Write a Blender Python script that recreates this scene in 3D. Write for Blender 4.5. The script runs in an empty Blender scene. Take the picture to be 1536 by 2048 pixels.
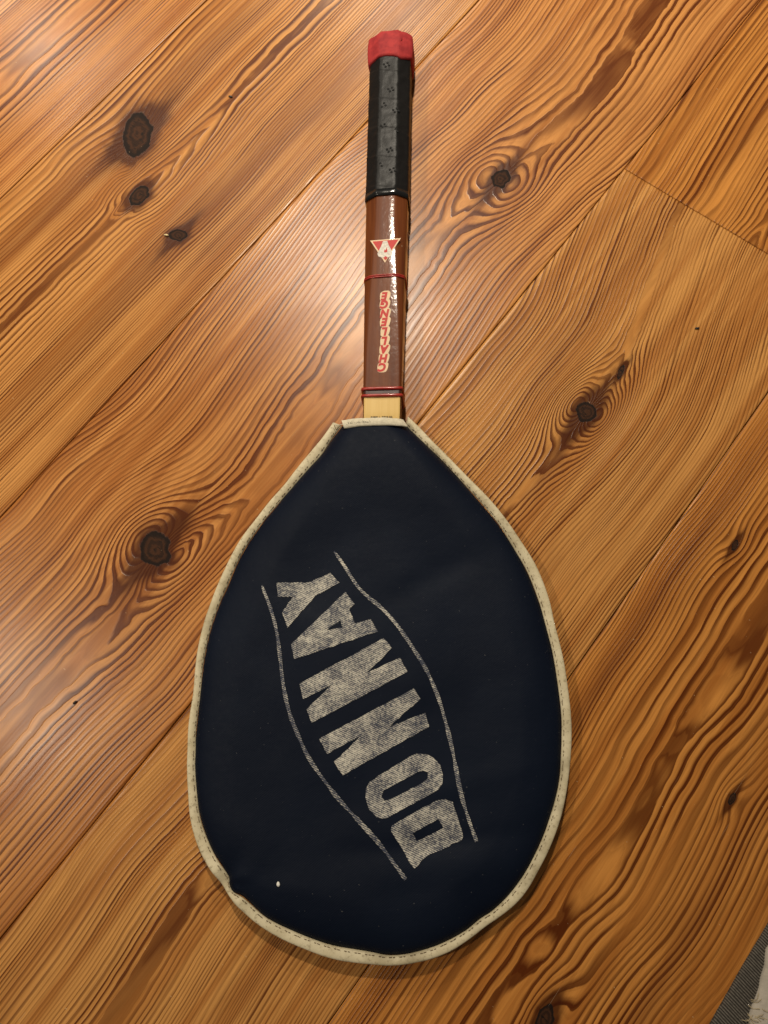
import bpy, bmesh, math, random
import numpy as np
from mathutils import Vector, Matrix

random.seed(7)
SC = bpy.context.scene
COL = SC.collection

# ------------------------------------------------------------------ camera, world, lamps
cam_data = bpy.data.cameras.new('camera')
cam = bpy.data.objects.new('camera', cam_data)
COL.objects.link(cam)
cam_data.sensor_fit = 'VERTICAL'
cam_data.sensor_height = 34.6
cam_data.lens = 34.6 * 1539.0 / 2048.0
cam_data.clip_start = 0.01
cam_data.clip_end = 50
_r = Vector((0.99972367, 0.00782454, -0.02216655))
_u = Vector((-0.00160333, 0.96347725, 0.2677854))
_f = Vector((-0.02345226, 0.26767587, -0.96322356))
cam.matrix_world = Matrix(((_r.x, _u.x, -_f.x, 0.00927624),
                           (_r.y, _u.y, -_f.y, 0.13923921),
                           (_r.z, _u.z, -_f.z, 0.53213988),
                           (0, 0, 0, 1)))
SC.camera = cam

world = bpy.data.worlds.new('World')
SC.world = world
world.use_nodes = True
bg = world.node_tree.nodes['Background']
bg.inputs['Color'].default_value = (1.0, 0.92, 0.82, 1)
bg.inputs['Strength'].default_value = 0.10

def ceiling_lamp(loc, power, aim, cone=1.75, blend=0.9, radius=0.07, col=(1.0, 0.895, 0.735)):
    """A recessed ceiling downlight of the room, 2.4 m above the floor."""
    d = bpy.data.lights.new('ceiling_lamp', 'SPOT')
    d.energy = power
    d.color = col
    d.spot_size = cone
    d.spot_blend = blend
    d.shadow_soft_size = radius
    o = bpy.data.objects.new('ceiling_lamp', d)
    COL.objects.link(o)
    o.location = loc
    o.rotation_euler = (Vector(aim) - Vector(loc)).to_track_quat('-Z', 'Y').to_euler()
    return o

ceiling_lamp((-0.16, 1.95, 2.4), 415, (-0.16, 1.9, 0), blend=1.0)
ceiling_lamp((-1.50, 0.26, 2.4), 145, (-1.5, 0.4, 0), blend=1.0)
ceiling_lamp((-1.88, 3.50, 2.4), 215, (-1.8, 3.2, 0), cone=2.2, blend=1.0)
ceiling_lamp((-0.06, 3.50, 2.4), 225, (-0.06, 3.2, 0), cone=2.2, blend=1.0)

SC.view_settings.view_transform = 'Standard'
SC.view_settings.look = 'None'
SC.view_settings.exposure = 0.0
SC.view_settings.gamma = 1.0
SC.view_settings.use_curve_mapping = False

# ------------------------------------------------------------------ measured shapes (metres; x across, y along the racket, from the cover's tip)
OUTER = [(-0.0409, 0.35021), (-0.04786, 0.33939), (-0.05688, 0.3279), (-0.06579, 0.31616), (-0.07456, 0.30343), (-0.0833, 0.29231), (-0.09188, 0.27985), (-0.10038, 0.2679), (-0.10702, 0.25572), (-0.1128, 0.24228), (-0.11811, 0.22833), (-0.1223, 0.21422), (-0.12422, 0.20742), (-0.12632, 0.19629), (-0.12786, 0.18264), (-0.12824, 0.16952), (-0.12875, 0.15625), (-0.12977, 0.1438), (-0.13006, 0.13213), (-0.12995, 0.12), (-0.12943, 0.11108), (-0.12766, 0.09652), (-0.12503, 0.08308), (-0.12126, 0.07103), (-0.11695, 0.06175), (-0.11152, 0.05401), (-0.10474, 0.04637), (-0.10028, 0.04018), (-0.09433, 0.03433), (-0.08618, 0.02716), (-0.07848, 0.02143), (-0.06463, 0.01391), (-0.05254, 0.00915), (-0.03415, 0.0037), (-0.01685, 0.00084), (0.00125, 0.00041), (0.0145, 0.0014), (0.0264, 0.00345), (0.0382, 0.00793), (0.0524, 0.01654), (0.06135, 0.02295), (0.07217, 0.02915), (0.08093, 0.03564), (0.08899, 0.04568), (0.09679, 0.0585), (0.10206, 0.0682), (0.10835, 0.08178), (0.1127, 0.09555), (0.11595, 0.11147), (0.118, 0.12519), (0.11876, 0.13291), (0.11899, 0.1482), (0.1182, 0.16598), (0.11567, 0.18573), (0.11189, 0.20522), (0.10873, 0.22241), (0.10285, 0.24093), (0.09598, 0.25542), (0.08693, 0.27012), (0.07568, 0.28632), (0.06246, 0.30206), (0.05247, 0.31301), (0.03532, 0.33206), (0.02286, 0.34627), (0.0137, 0.35559)]
INNER = [(-0.03427, 0.34767), (-0.04057, 0.3388), (-0.04814, 0.3262), (-0.05643, 0.31637), (-0.0687, 0.30105), (-0.0791, 0.2874), (-0.08773, 0.2761), (-0.0971, 0.26097), (-0.10427, 0.24643), (-0.11046, 0.22896), (-0.11374, 0.22103), (-0.11796, 0.20738), (-0.12066, 0.19526), (-0.12254, 0.18066), (-0.12326, 0.16952), (-0.12374, 0.15531), (-0.12433, 0.14383), (-0.12469, 0.13218), (-0.12428, 0.12006), (-0.12379, 0.11116), (-0.12134, 0.09541), (-0.11833, 0.08261), (-0.1139, 0.07175), (-0.10813, 0.06134), (-0.10212, 0.05363), (-0.09819, 0.04824), (-0.09723, 0.04285), (-0.09452, 0.03921), (-0.08897, 0.03717), (-0.08331, 0.03289), (-0.0751, 0.02641), (-0.06489, 0.02144), (-0.04874, 0.01533), (-0.03125, 0.01065), (-0.00906, 0.00742), (0.00047, 0.00619), (0.01058, 0.0066), (0.02084, 0.00849), (0.03265, 0.01231), (0.04758, 0.0196), (0.0573, 0.02659), (0.0658, 0.03167), (0.07617, 0.04071), (0.08617, 0.05351), (0.09417, 0.06703), (0.10072, 0.08074), (0.1065, 0.09612), (0.1097, 0.10902), (0.11151, 0.12515), (0.112, 0.13131), (0.11257, 0.145), (0.11191, 0.16303), (0.10965, 0.18271), (0.10655, 0.20014), (0.1018, 0.21992), (0.0946, 0.24081), (0.08509, 0.25968), (0.07529, 0.2757), (0.06218, 0.29272), (0.05089, 0.30633), (0.0352, 0.32392), (0.02137, 0.33876), (0.01167, 0.3484)]
WORD = [[[(0.03641, 0.09526), (0.04117, 0.0936), (0.0431, 0.08813), (0.04747, 0.07338), (0.04659, 0.07161), (0.04026, 0.0694), (0.03866, 0.06792), (0.02446, 0.06243), (0.02182, 0.05969), (0.01711, 0.0554), (0.01502, 0.05798), (0.00236, 0.07732), (0.00341, 0.0796), (0.00658, 0.08181), (0.02893, 0.09348), (0.03321, 0.09503)], [(0.03202, 0.08385), (0.03513, 0.07855), (0.01873, 0.07053), (0.0161, 0.0752)]], [[(0.02162, 0.12243), (0.02595, 0.12184), (0.02971, 0.11991), (0.03366, 0.11553), (0.03531, 0.10971), (0.0346, 0.10462), (0.03221, 0.10085), (0.02684, 0.09798), (0.0002, 0.08422), (-0.00298, 0.08369), (-0.00618, 0.08465), (-0.01102, 0.08909), (-0.01325, 0.09558), (-0.01301, 0.10113), (-0.01123, 0.1047), (-0.00749, 0.10728), (0.01512, 0.12082), (0.01837, 0.12199)], [(0.02318, 0.11236), (0.02565, 0.11095), (0.02563, 0.10758), (0.02153, 0.1045), (0.00227, 0.09473), (-0.00147, 0.09429), (-0.00352, 0.09668), (-0.00205, 0.10023), (0.00437, 0.10332), (0.01941, 0.1113)]], [[(0.0174, 0.1628), (0.02124, 0.15614), (0.00093, 0.13844), (0.02416, 0.14741), (0.02695, 0.13917), (-0.02801, 0.10883), (-0.0334, 0.11699), (-0.01598, 0.13358), (-0.03809, 0.12192), (-0.04359, 0.13073)]], [[(-0.00281, 0.19491), (0.00286, 0.18858), (-0.01356, 0.17216), (0.00794, 0.1824), (0.01297, 0.1732), (-0.04852, 0.1407), (-0.05233, 0.14897), (-0.03648, 0.16438), (-0.05455, 0.15539), (-0.05714, 0.16533)]], [[(-0.02889, 0.22576), (-0.02242, 0.21783), (-0.02578, 0.21404), (-0.02195, 0.20438), (-0.01143, 0.20727), (-0.00646, 0.19938), (-0.0611, 0.18089), (-0.06374, 0.19044)], [(-0.04048, 0.19999), (-0.03156, 0.20683), (-0.02973, 0.20152)]], [[(-0.07523, 0.23174), (-0.05443, 0.23217), (-0.039, 0.23867), (-0.03306, 0.2319), (-0.04894, 0.22313), (-0.06645, 0.20133), (-0.07052, 0.2112), (-0.06409, 0.22214), (-0.07365, 0.2221)]]]
RULES = [[(-0.03707, 0.2537), (-0.02985, 0.24364), (-0.02151, 0.23078), (-0.01449, 0.22328), (-0.00411, 0.21471), (0.00619, 0.20339), (0.01635, 0.18888), (0.02523, 0.17459), (0.03283, 0.1573), (0.03809, 0.13926), (0.04216, 0.12157), (0.04608, 0.10018), (0.05105, 0.08325), (0.0555, 0.07102)], [(-0.08497, 0.2296), (-0.07846, 0.21437), (-0.07378, 0.1996), (-0.07076, 0.18282), (-0.06771, 0.16417), (-0.06309, 0.14697), (-0.05705, 0.13324), (-0.05, 0.11974), (-0.04093, 0.10748), (-0.02983, 0.09441), (-0.01677, 0.08157), (-0.00604, 0.07085), (0.00456, 0.05834), (0.01189, 0.04931)]]
DENTPT = (-0.09833, 0.04388)
HOLES = [(-0.00399, 0.6557), (-0.00029, 0.63074), (-0.00643, 0.61624), (0.0037, 0.60997), (-0.00588, 0.59605), (0.0057, 0.59127), (-0.00097, 0.57316), (-0.00901, 0.55948), (0.00142, 0.55398)]
LETTERS = [(-0.00485, 0.38904), (-0.00402, 0.39601), (-0.00354, 0.40322), (-0.00342, 0.40989), (-0.0033, 0.4174), (-0.00335, 0.42496), (-0.00322, 0.43197), (-0.00364, 0.43924), (-0.00351, 0.44594)]
TRI = [(-0.01416, 0.49253), (0.00702, 0.4928), (-0.00381, 0.47476)]
INKMARKS = [(-0.01268, 0.35098, 0.00042), (-0.01142, 0.35098, 0.00042), (-0.01038, 0.35098, 0.00042), (-0.00934, 0.35097, 0.00048), (-0.00842, 0.35097, 0.00028), (-0.00705, 0.35097, 0.00022), (-0.00467, 0.35097, 0.00042), (-0.0035, 0.35097, 0.00048), (-0.00234, 0.35096, 0.00034), (-0.0013, 0.35096, 0.00042), (4e-05, 0.35096, 0.00028), (0.00087, 0.35096, 0.00028), (0.00183, 0.35096, 0.00036)]
LABELTAPE = [(-0.03388, 0.34834), (0.00984, 0.34924), (-0.03179, 0.34209), (0.01337, 0.34336)]
RUG = [(0.21565, -0.00541, 0.0)]
FELTEDGE = [(102.6, -192.4), (115.4, -187.3), (127.4, -185.3), (138.7, -182.2), (149.8, -178.5), (155.0, -180.7)]
CRUMBS = [(-0.18028, 0.51739), (-0.13692, 0.65266), (0.23353, 0.43251), (-0.21206, 0.1528), (-0.06581, 0.04583)]

# ------------------------------------------------------------------ small tools
_tabs = {}
def vnoise(x, y, seed=0):
    """smooth value noise in [-1, 1]"""
    if seed not in _tabs:
        _tabs[seed] = np.random.default_rng(seed + 11).uniform(-1, 1, (256, 256))
    t = _tabs[seed]
    x = np.asarray(x, float) + 1000.0
    y = np.asarray(y, float) + 1000.0
    xi = np.floor(x).astype(int); yi = np.floor(y).astype(int)
    fx = x - xi; fy = y - yi
    fx = fx * fx * fx * (fx * (fx * 6 - 15) + 10)
    fy = fy * fy * fy * (fy * (fy * 6 - 15) + 10)
    a = t[xi & 255, yi & 255]; b = t[(xi + 1) & 255, yi & 255]
    c = t[xi & 255, (yi + 1) & 255]; d = t[(xi + 1) & 255, (yi + 1) & 255]
    return (a * (1 - fx) + b * fx) * (1 - fy) + (c * (1 - fx) + d * fx) * fy

def sstep(a, b, x):
    t = np.clip((np.asarray(x, float) - a) / (b - a), 0, 1)
    return t * t * (3 - 2 * t)

def link(name, mesh, material=None, parent=None, smooth=True):
    o = bpy.data.objects.new(name, mesh)
    COL.objects.link(o)
    if material is not None:
        mesh.materials.append(material)
    if smooth:
        mesh.polygons.foreach_set('use_smooth', [True] * len(mesh.polygons))
    if parent is not None:
        o.parent = parent
    return o

def mesh_from(verts, faces):
    m = bpy.data.meshes.new('mesh')
    m.from_pydata([tuple(map(float, v)) for v in verts], [], [tuple(map(int, f)) for f in faces])
    m.update()
    return m

def grid_mesh(P, close_j=False):
    """P: (n, m, 3) array of points -> quad mesh"""
    n, m, _ = P.shape
    idx = np.arange(n * m).reshape(n, m)
    a = idx[:-1, :-1]; b = idx[1:, :-1]; c = idx[1:, 1:]; d = idx[:-1, 1:]
    q = np.stack([a, b, c, d], -1).reshape(-1, 4)
    if close_j:
        q2 = np.stack([idx[:-1, -1], idx[1:, -1], idx[1:, 0], idx[:-1, 0]], -1)
        q = np.concatenate([q, q2])
    me = bpy.data.meshes.new('mesh')
    me.vertices.add(n * m)
    me.vertices.foreach_set('co', P.reshape(-1).astype(np.float32))
    me.loops.add(len(q) * 4)
    me.loops.foreach_set('vertex_index', q.reshape(-1).astype(np.int32))
    me.polygons.add(len(q))
    me.polygons.foreach_set('loop_start', (np.arange(len(q)) * 4).astype(np.int32))
    me.update(calc_edges=True)
    me.validate()
    return me

def empty(name, loc=(0, 0, 0)):
    o = bpy.data.objects.new(name, None)
    o.empty_display_size = 0.02
    COL.objects.link(o)
    o.location = loc
    return o

def tag(o, label=None, category=None, group=None, kind=None):
    if label: o['label'] = label
    if category: o['category'] = category
    if group: o['group'] = group
    if kind: o['kind'] = kind
    return o

def catmull(pts, n):
    """resample a polyline as a smooth curve with n evenly spaced points"""
    p = np.array(pts, float)
    q = np.vstack([2 * p[0] - p[1], p, 2 * p[-1] - p[-2]])
    out = []
    for i in range(1, len(q) - 2):
        t = np.linspace(0, 1, 24, endpoint=False)[:, None]
        a, b, c, d = q[i - 1], q[i], q[i + 1], q[i + 2]
        out.append(0.5 * (2 * b + (c - a) * t + (2 * a - 5 * b + 4 * c - d) * t ** 2 + (3 * b - a - 3 * c + d) * t ** 3))
    out.append(q[-2][None])
    o = np.vstack(out)
    s = np.concatenate([[0], np.cumsum(np.linalg.norm(np.diff(o, axis=0), axis=1))])
    tt = np.linspace(0, s[-1], n)
    return np.stack([np.interp(tt, s, o[:, k]) for k in range(o.shape[1])], 1)

# ------------------------------------------------------------------ material helpers
class NT:
    def __init__(self, name):
        self.m = bpy.data.materials.new(name)
        self.m.use_nodes = True
        self.t = self.m.node_tree
        self.b = self.t.nodes['Principled BSDF']
    def n(self, kind, **kw):
        o = self.t.nodes.new(kind)
        for k, v in kw.items():
            setattr(o, k, v)
        return o
    def val(self, sock, v):
        if isinstance(v, (int, float)):
            sock.default_value = v
        elif isinstance(v, (tuple, list)):
            sock.default_value = tuple(v) if len(v) != 3 or sock.type == 'VECTOR' else (*v, 1)
        else:
            self.t.links.new(v, sock)
    def math(self, op, a, b=None, c=None, clamp=False):
        o = self.n('ShaderNodeMath', operation=op, use_clamp=clamp)
        self.val(o.inputs[0], a)
        if b is not None: self.val(o.inputs[1], b)
        if c is not None: self.val(o.inputs[2], c)
        return o.outputs[0]
    def mix(self, f, a, b, mode='MIX'):
        o = self.n('ShaderNodeMix', data_type='RGBA', blend_type=mode)
        self.val(o.inputs[0], f); self.val(o.inputs[6], a); self.val(o.inputs[7], b)
        return o.outputs[2]
    def attr(self, name):
        return self.n('ShaderNodeAttribute', attribute_name=name).outputs['Fac']
    def coord(self, scale=(1, 1, 1), rot=(0, 0, 0)):
        c = self.n('ShaderNodeTexCoord')
        mp = self.n('ShaderNodeMapping')
        mp.inputs['Scale'].default_value = scale
        mp.inputs['Rotation'].default_value = rot
        self.t.links.new(c.outputs['Object'], mp.inputs['Vector'])
        return mp.outputs[0]
    def noise(self, vec, scale=1.0, detail=2.0, rough=0.5, out='Fac'):
        o = self.n('ShaderNodeTexNoise')
        self.t.links.new(vec, o.inputs['Vector'])
        o.inputs['Scale'].default_value = scale
        o.inputs['Detail'].default_value = detail
        o.inputs['Roughness'].default_value = rough
        return o.outputs[out]
    def rng(self, v, a, b, c=0.0, d=1.0, smooth=True):
        o = self.n('ShaderNodeMapRange', interpolation_type='SMOOTHSTEP' if smooth else 'LINEAR')
        self.val(o.inputs[0], v)
        for i, x in enumerate((a, b, c, d)):
            self.val(o.inputs[i + 1], x)
        return o.outputs[0]
    def bump(self, h, dist, strength=1.0, normal=None):
        o = self.n('ShaderNodeBump')
        self.val(o.inputs['Height'], h)
        o.inputs['Distance'].default_value = dist
        o.inputs['Strength'].default_value = strength
        if normal is not None:
            self.t.links.new(normal, o.inputs['Normal'])
        return o.outputs[0]
    def out(self, **kw):
        for k, v in kw.items():
            self.val(self.b.inputs[k.replace('_', ' ')], v)
        return self.m

# ------------------------------------------------------------------ floor planks
def wood_material(name, light, mid, dark, rough=0.265):
    k = NT(name)
    ring = k.attr('ring'); knot = k.attr('knot'); stain = k.attr('stain')
    fib = k.noise(k.coord((45, 900, 1)), 1.0, 3, 0.6)
    fib2 = k.noise(k.coord((14, 260, 1)), 1.0, 2, 0.5)
    streak = k.noise(k.coord((2.4, 62, 1)), 1.0, 4, 0.62)
    blotch = k.noise(k.coord((9, 22, 1)), 1.0, 3, 0.6)
    r = k.math('ADD', ring, k.math('MULTIPLY', k.math('SUBTRACT', fib2, 0.5), 0.16))
    fr = k.math('FRACT', r)
    fl = k.math('FLOOR', r)
    wn = k.n('ShaderNodeTexWhiteNoise', noise_dimensions='1D')
    k.val(wn.inputs['W'], fl)
    wn2 = k.n('ShaderNodeTexWhiteNoise', noise_dimensions='1D')
    k.val(wn2.inputs['W'], k.math('ADD', fl, 57.3))
    start = k.math('MULTIPLY_ADD', wn.outputs['Value'], 0.26, 0.20)
    up = k.rng(fr, start, 0.78)
    dn = k.rng(fr, 0.91, 1.0, 1.0, 0.0)
    late = k.math('MULTIPLY', up, dn)
    amp = k.math('MULTIPLY_ADD', wn2.outputs['Value'], 0.60, 0.46)
    patch = k.noise(k.coord((5.0, 30, 1)), 1.0, 2, 0.5)
    late_a = k.math('MULTIPLY', late, k.math('MULTIPLY', amp, k.rng(patch, 0.30, 0.60, 0.40, 1.12)))
    late_a = k.math('MULTIPLY_ADD', k.math('MULTIPLY', late, k.attr('boost')), 0.45, late_a, clamp=True)
    fr2 = k.math('FRACT', k.math('MULTIPLY_ADD', r, 2.37, k.math('MULTIPLY', streak, 2.0)))
    fine = k.math('MULTIPLY', k.rng(fr2, 0.3, 0.85), k.rng(fr2, 0.88, 1.0, 1.0, 0.0))
    late_a = k.math('MULTIPLY_ADD', fine, 0.15, k.math('MULTIPLY', late_a, 0.93), clamp=True)
    base = k.mix(k.rng(streak, 0.38, 0.62), light, mid)
    base = k.mix(k.math('MULTIPLY', k.rng(blotch, 0.45, 0.75), 0.35), base, tuple(c * 0.8 for c in mid))
    col = k.mix(late_a, base, dark)
    fibm = k.math('ADD', k.math('MULTIPLY_ADD', fib, 0.44, 0.64), k.math('MULTIPLY', fib2, 0.28))
    comb = k.n('ShaderNodeCombineColor')
    for i in range(3): k.val(comb.inputs[i], fibm)
    col = k.mix(1.0, col, comb.outputs[0], 'MULTIPLY')
    # heart stain along the grain
    st = k.math('MULTIPLY', stain, k.math('MULTIPLY_ADD', fib2, 0.9, 0.45), clamp=True)
    col = k.mix(st, col, k.mix(0.78, col, (0.135, 0.038, 0.0095), 'MIX'))
    # knots: resin halo, then the knot wood with rings and cracks
    kn = k.noise(k.coord((210, 210, 1)), 1.0, 5, 0.66)
    kq = k.math('ADD', k.attr('knotq'), k.math('MULTIPLY', k.math('SUBTRACT', kn, 0.5), 0.42))
    hal = k.math('MULTIPLY', knot, k.math('MULTIPLY_ADD', fib2, 1.1, 0.42), clamp=True)
    col = k.mix(k.math('MULTIPLY', k.rng(hal, 0.04, 0.62), 0.90), col, (0.052, 0.0115, 0.003))
    rings = k.math('SINE', k.math('MULTIPLY_ADD', k.attr('knotq'), 15.0, k.math('MULTIPLY', kn, 9.0)))
    body = k.mix(k.rng(rings, -0.8, 1.0), (0.024, 0.009, 0.0038), (0.048, 0.0175, 0.0065))
    crack = k.noise(k.coord((520, 160, 1), (0, 0, 0.5)), 1.0, 3, 0.6)
    body = k.mix(k.rng(crack, 0.56, 0.66), body, (0.008, 0.004, 0.002))
    body = k.mix(k.rng(kq, 0.55, 0.90), body, (0.010, 0.0045, 0.0025))
    inside = k.rng(kq, 0.94, 1.04, 1.0, 0.0)
    col = k.mix(inside, col, body)
    # scratches and specks of wear
    sc = k.noise(k.coord((700, 260, 1), (0, 0, 0.7)), 1.0, 2, 0.5)
    spk = k.rng(sc, 0.735, 0.78)
    col = k.mix(k.math('MULTIPLY', spk, 0.5), col, (0.62, 0.44, 0.25))
    s1 = k.rng(k.noise(k.coord((26, 1300, 1), (0, 0, 1.0)), 1.0, 1, 0.5), 0.775, 0.80)
    s2 = k.rng(k.noise(k.coord((34, 1500, 1), (0, 0, -0.55)), 1.0, 1, 0.5), 0.78, 0.80)
    scr = k.math('MULTIPLY', k.math('MAXIMUM', s1, s2), k.rng(blotch, 0.42, 0.6))
    col = k.mix(k.math('MULTIPLY', scr, 0.30), col, (0.66, 0.50, 0.32))
    h1 = k.math('MULTIPLY_ADD', late, 0.75, k.math('MULTIPLY', fib, 0.22))
    h1 = k.math('SUBTRACT', h1, k.math('MULTIPLY', inside, 0.6))
    grit = k.noise(k.coord((520, 700, 1)), 1.0, 3, 0.6)
    nm = k.bump(h1, 0.00013, 0.6)
    nm = k.bump(grit, 0.00006, 0.25, nm)
    rg = k.math('ADD', k.math('MULTIPLY_ADD', blotch, 0.12, rough - 0.05), k.math('MULTIPLY', inside, 0.45))
    k.b.inputs['Coat Weight'].default_value = 0.0
    k.b.inputs['Coat Roughness'].default_value = 0.20
    k.b.inputs['Specular IOR Level'].default_value = 0.15
    k.t.links.new(nm, k.b.inputs['Coat Normal'])
    return k.out(Base_Color=col, Roughness=rg, Normal=nm)

WOODS = [
    wood_material('pine_brown', (0.57, 0.262, 0.073), (0.385, 0.148, 0.034), (0.094, 0.0215, 0.0040)),
    wood_material('pine_reddish', (0.57, 0.250, 0.070), (0.385, 0.142, 0.034), (0.094, 0.0205, 0.0040)),
    wood_material('pine_orange', (0.56, 0.232, 0.050), (0.385, 0.138, 0.026), (0.090, 0.0200, 0.0032)),
    wood_material('pine_straw', (0.58, 0.275, 0.076), (0.42, 0.168, 0.039), (0.100, 0.0245, 0.0046)),
]

def lut(pairs, x):
    p = np.array(pairs, float)
    return np.interp(x, p[:, 0], p[:, 1])

def slut(pairs, x, w):
    """a table lookup softened over +-w"""
    return sum(lut(pairs, x + d * w) for d in (-1, -0.6, -0.25, 0, 0.25, 0.6, 1)) / 7.0

def cum(prof, d):
    """ring count at distance d (mm) from the heart, prof = [(distance, ring spacing)]"""
    g = np.arange(0, 260, 0.5)
    sp = lut(prof, g)
    n = np.concatenate([[0], np.cumsum(0.5 / sp)[:-1]])
    return np.interp(d, g, n)

def ring_field(P, U, V):
    sd = P['seed']
    vc = slut(P['heart'], U, 25)
    near = 0.38 + 0.62 * np.exp(-(np.abs(V - vc) / 24.0) ** 2)
    n1 = vnoise(U / 150, V / 70, sd) * P.get('w1', 2.2) * 0.75
    n2 = vnoise(U / 30, V / 13, sd + 1) * P.get('w2', 0.55) * 0.48 * near
    n3 = (vnoise(U / 9, V / 7, sd + 2) + 0.5 * vnoise(U / 4, V / 9, sd + 3)) * P.get('w3', 0.20) * 0.72 * near
    W = V - vc + n1 + n2 + n3
    fl = slut(P['flat'], U, 15) if 'flat' in P else 0.0
    jag = (1.9 * vnoise(U / 15, np.sign(W) * 5.5 + V / 30, sd + 14) + 1.0 * vnoise(U / 5.5, np.sign(W) * 7.5 + V / 20, sd + 15)) * np.exp(-np.abs(W) / 16.0)
    fl = fl + jag * P.get('jag', 0.35)
    A = np.maximum(0, np.sqrt(W * W + 4.0) - 2.0 - fl)
    N = np.where(W > 0, cum(P['left'], A), cum(P['right'], A))
    fing = (9 * vnoise(U / 38, V / 5, sd + 6) + 4 * vnoise(U / 15, V / 3, sd + 7)) * np.exp(-(W / 9.0) ** 2)
    T = slut(P['axis'], U + 5 * n2 + fing * P.get('fing', 1.0) + P.get('skew', 0.4) * np.clip(W, -10, 10), P.get('tsm', 5)) + 0.10 * vnoise(U / 22, V / 7, sd + 8)
    T = 0.5 + (T - 0.5) * (0.25 + 0.75 * np.exp(-(W / 30.0) ** 2))
    N = N + np.minimum(N / 2.0, 1.0) * (0.40 * vnoise(N * 0.55, U / 600, sd + 12) + 0.9 * vnoise(N * 0.16, U / 700, sd + 13))
    ph = T + N
    knot = np.zeros_like(U); stain = np.zeros_like(U); kq = np.full_like(U, 3.0); boost = np.zeros_like(U)
    for ku, kv, e, B, stretch in P.get('ears', []):
        du = (U - ku + 2.5 * n2) / stretch; dw = np.abs(V - kv + n2 * 1.2 + n3)
        ph = ph - B * 2 * e * dw / (du * du + dw * dw + e * e) * np.exp(-(du * du + dw * dw) / (3.2 * e) ** 2)
    for ku, kv, s, C in P.get('bumps', []):
        d2 = (U - ku) ** 2 / 2.2 + (V - kv) ** 2
        ph = ph + C * np.exp(-d2 / (s * s))
    for ku, kv, ra, rb, ang, halo in P.get('knots', []):
        ca, sa = math.cos(math.radians(ang)), math.sin(math.radians(ang))
        x = (U - ku) * ca + (V - kv) * sa; y = -(U - ku) * sa + (V - kv) * ca
        q = np.sqrt((x / ra) ** 2 + (y / rb) ** 2) * (1 + 0.14 * vnoise(np.arctan2(y, x) * 1.6, 0 * x, sd + 5))
        hx = np.abs(U - ku) / (ra * halo * 1.35); hy = np.abs(V - kv + 0.6 * n2) / (rb * 0.95 * (1 + 0.25 * vnoise(U / 6, V * 0, sd + 4)))
        glow = 0.92 * np.exp(-(hx ** 1.5 + hy ** 1.8)) + 0.55 * np.exp(-np.maximum(q - 1, 0) * 1.7)
        knot = np.maximum(knot, glow); kq = np.minimum(kq, q)
        boost = np.maximum(boost, min(1.0, ra / 8.0) * np.exp(-((U - ku) / 60) ** 2 - ((V - kv) / 34) ** 2))
    for su, sv, lu, lv, am in P.get('stains', []):
        stain = np.maximum(stain, am * np.exp(-((U - su) / lu) ** 2 - ((V - sv + n1 + n2) / lv) ** 2))
    return ph + P.get('shift', 0.0), np.clip(knot, 0, 1.0), stain, kq, np.maximum(boost, 0.2 * np.exp(-(W / 14.0) ** 2))

PLANK_ANGLE = math.radians(52.763149)

def build_plank(P, parent):
    u0, u1, v0, v1 = P['box']
    step = 1.5
    gap = 0.36
    us = np.arange(u0 + 0.9, u1 - 0.9, step); vs = np.arange(v0 + gap + 0.6, v1 - gap - 0.6, step)
    eu = [u0 + P.get('end0', 0.15), u1 - P.get('end1', 0.15)]
    ev = [v0 + gap, v1 - gap]
    UU = np.concatenate([[eu[0], eu[0]], us, [eu[1], eu[1]]])
    VV = np.concatenate([[ev[0], ev[0]], vs, [ev[1], ev[1]]])
    zu = np.concatenate([[-6, -0.35], np.zeros(len(us)), [-0.35, -6]])
    zv = np.concatenate([[-6, -0.35], np.zeros(len(vs)), [-0.35, -6]])
    U, V = np.meshgrid(UU, VV, indexing='ij')
    Z = np.minimum(zu[:, None], zv[None, :])
    Z = Z + np.where(Z > -0.1, 0.10 * vnoise(U / 60, V / 30, P['seed'] + 9) - 0.05, 0)
    Pn = np.stack([U, V, Z], -1) / 1000.0
    me = grid_mesh(Pn)
    ph, kn, st, kq, bo = ring_field(P, U, V)
    for nm, arr in (('ring', ph), ('knot', kn), ('stain', st), ('knotq', kq), ('boost', bo)):
        a = me.attributes.new(nm, 'FLOAT', 'POINT')
        a.data.foreach_set('value', arr.reshape(-1).astype(np.float32))
    o = link('plank', me, WOODS[P.get('wood', 0)], parent)
    o.rotation_euler = (0, 0, PLANK_ANGLE)
    return o

sub = mesh_from([(-1.3, -0.9, -0.0055), (1.3, -0.9, -0.0055), (1.3, 1.7, -0.0055), (-1.3, 1.7, -0.0055)], [(0, 1, 2, 3)])
subm = NT('subfloor'); subn = subm.noise(subm.coord((30, 30, 30)), 1.0, 3)
subm.out(Base_Color=subm.mix(subn, (0.02, 0.012, 0.006), (0.06, 0.035, 0.018)), Roughness=0.9)
floor = link('floor', sub, subm.m, None, False)
tag(floor, kind='structure')

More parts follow.
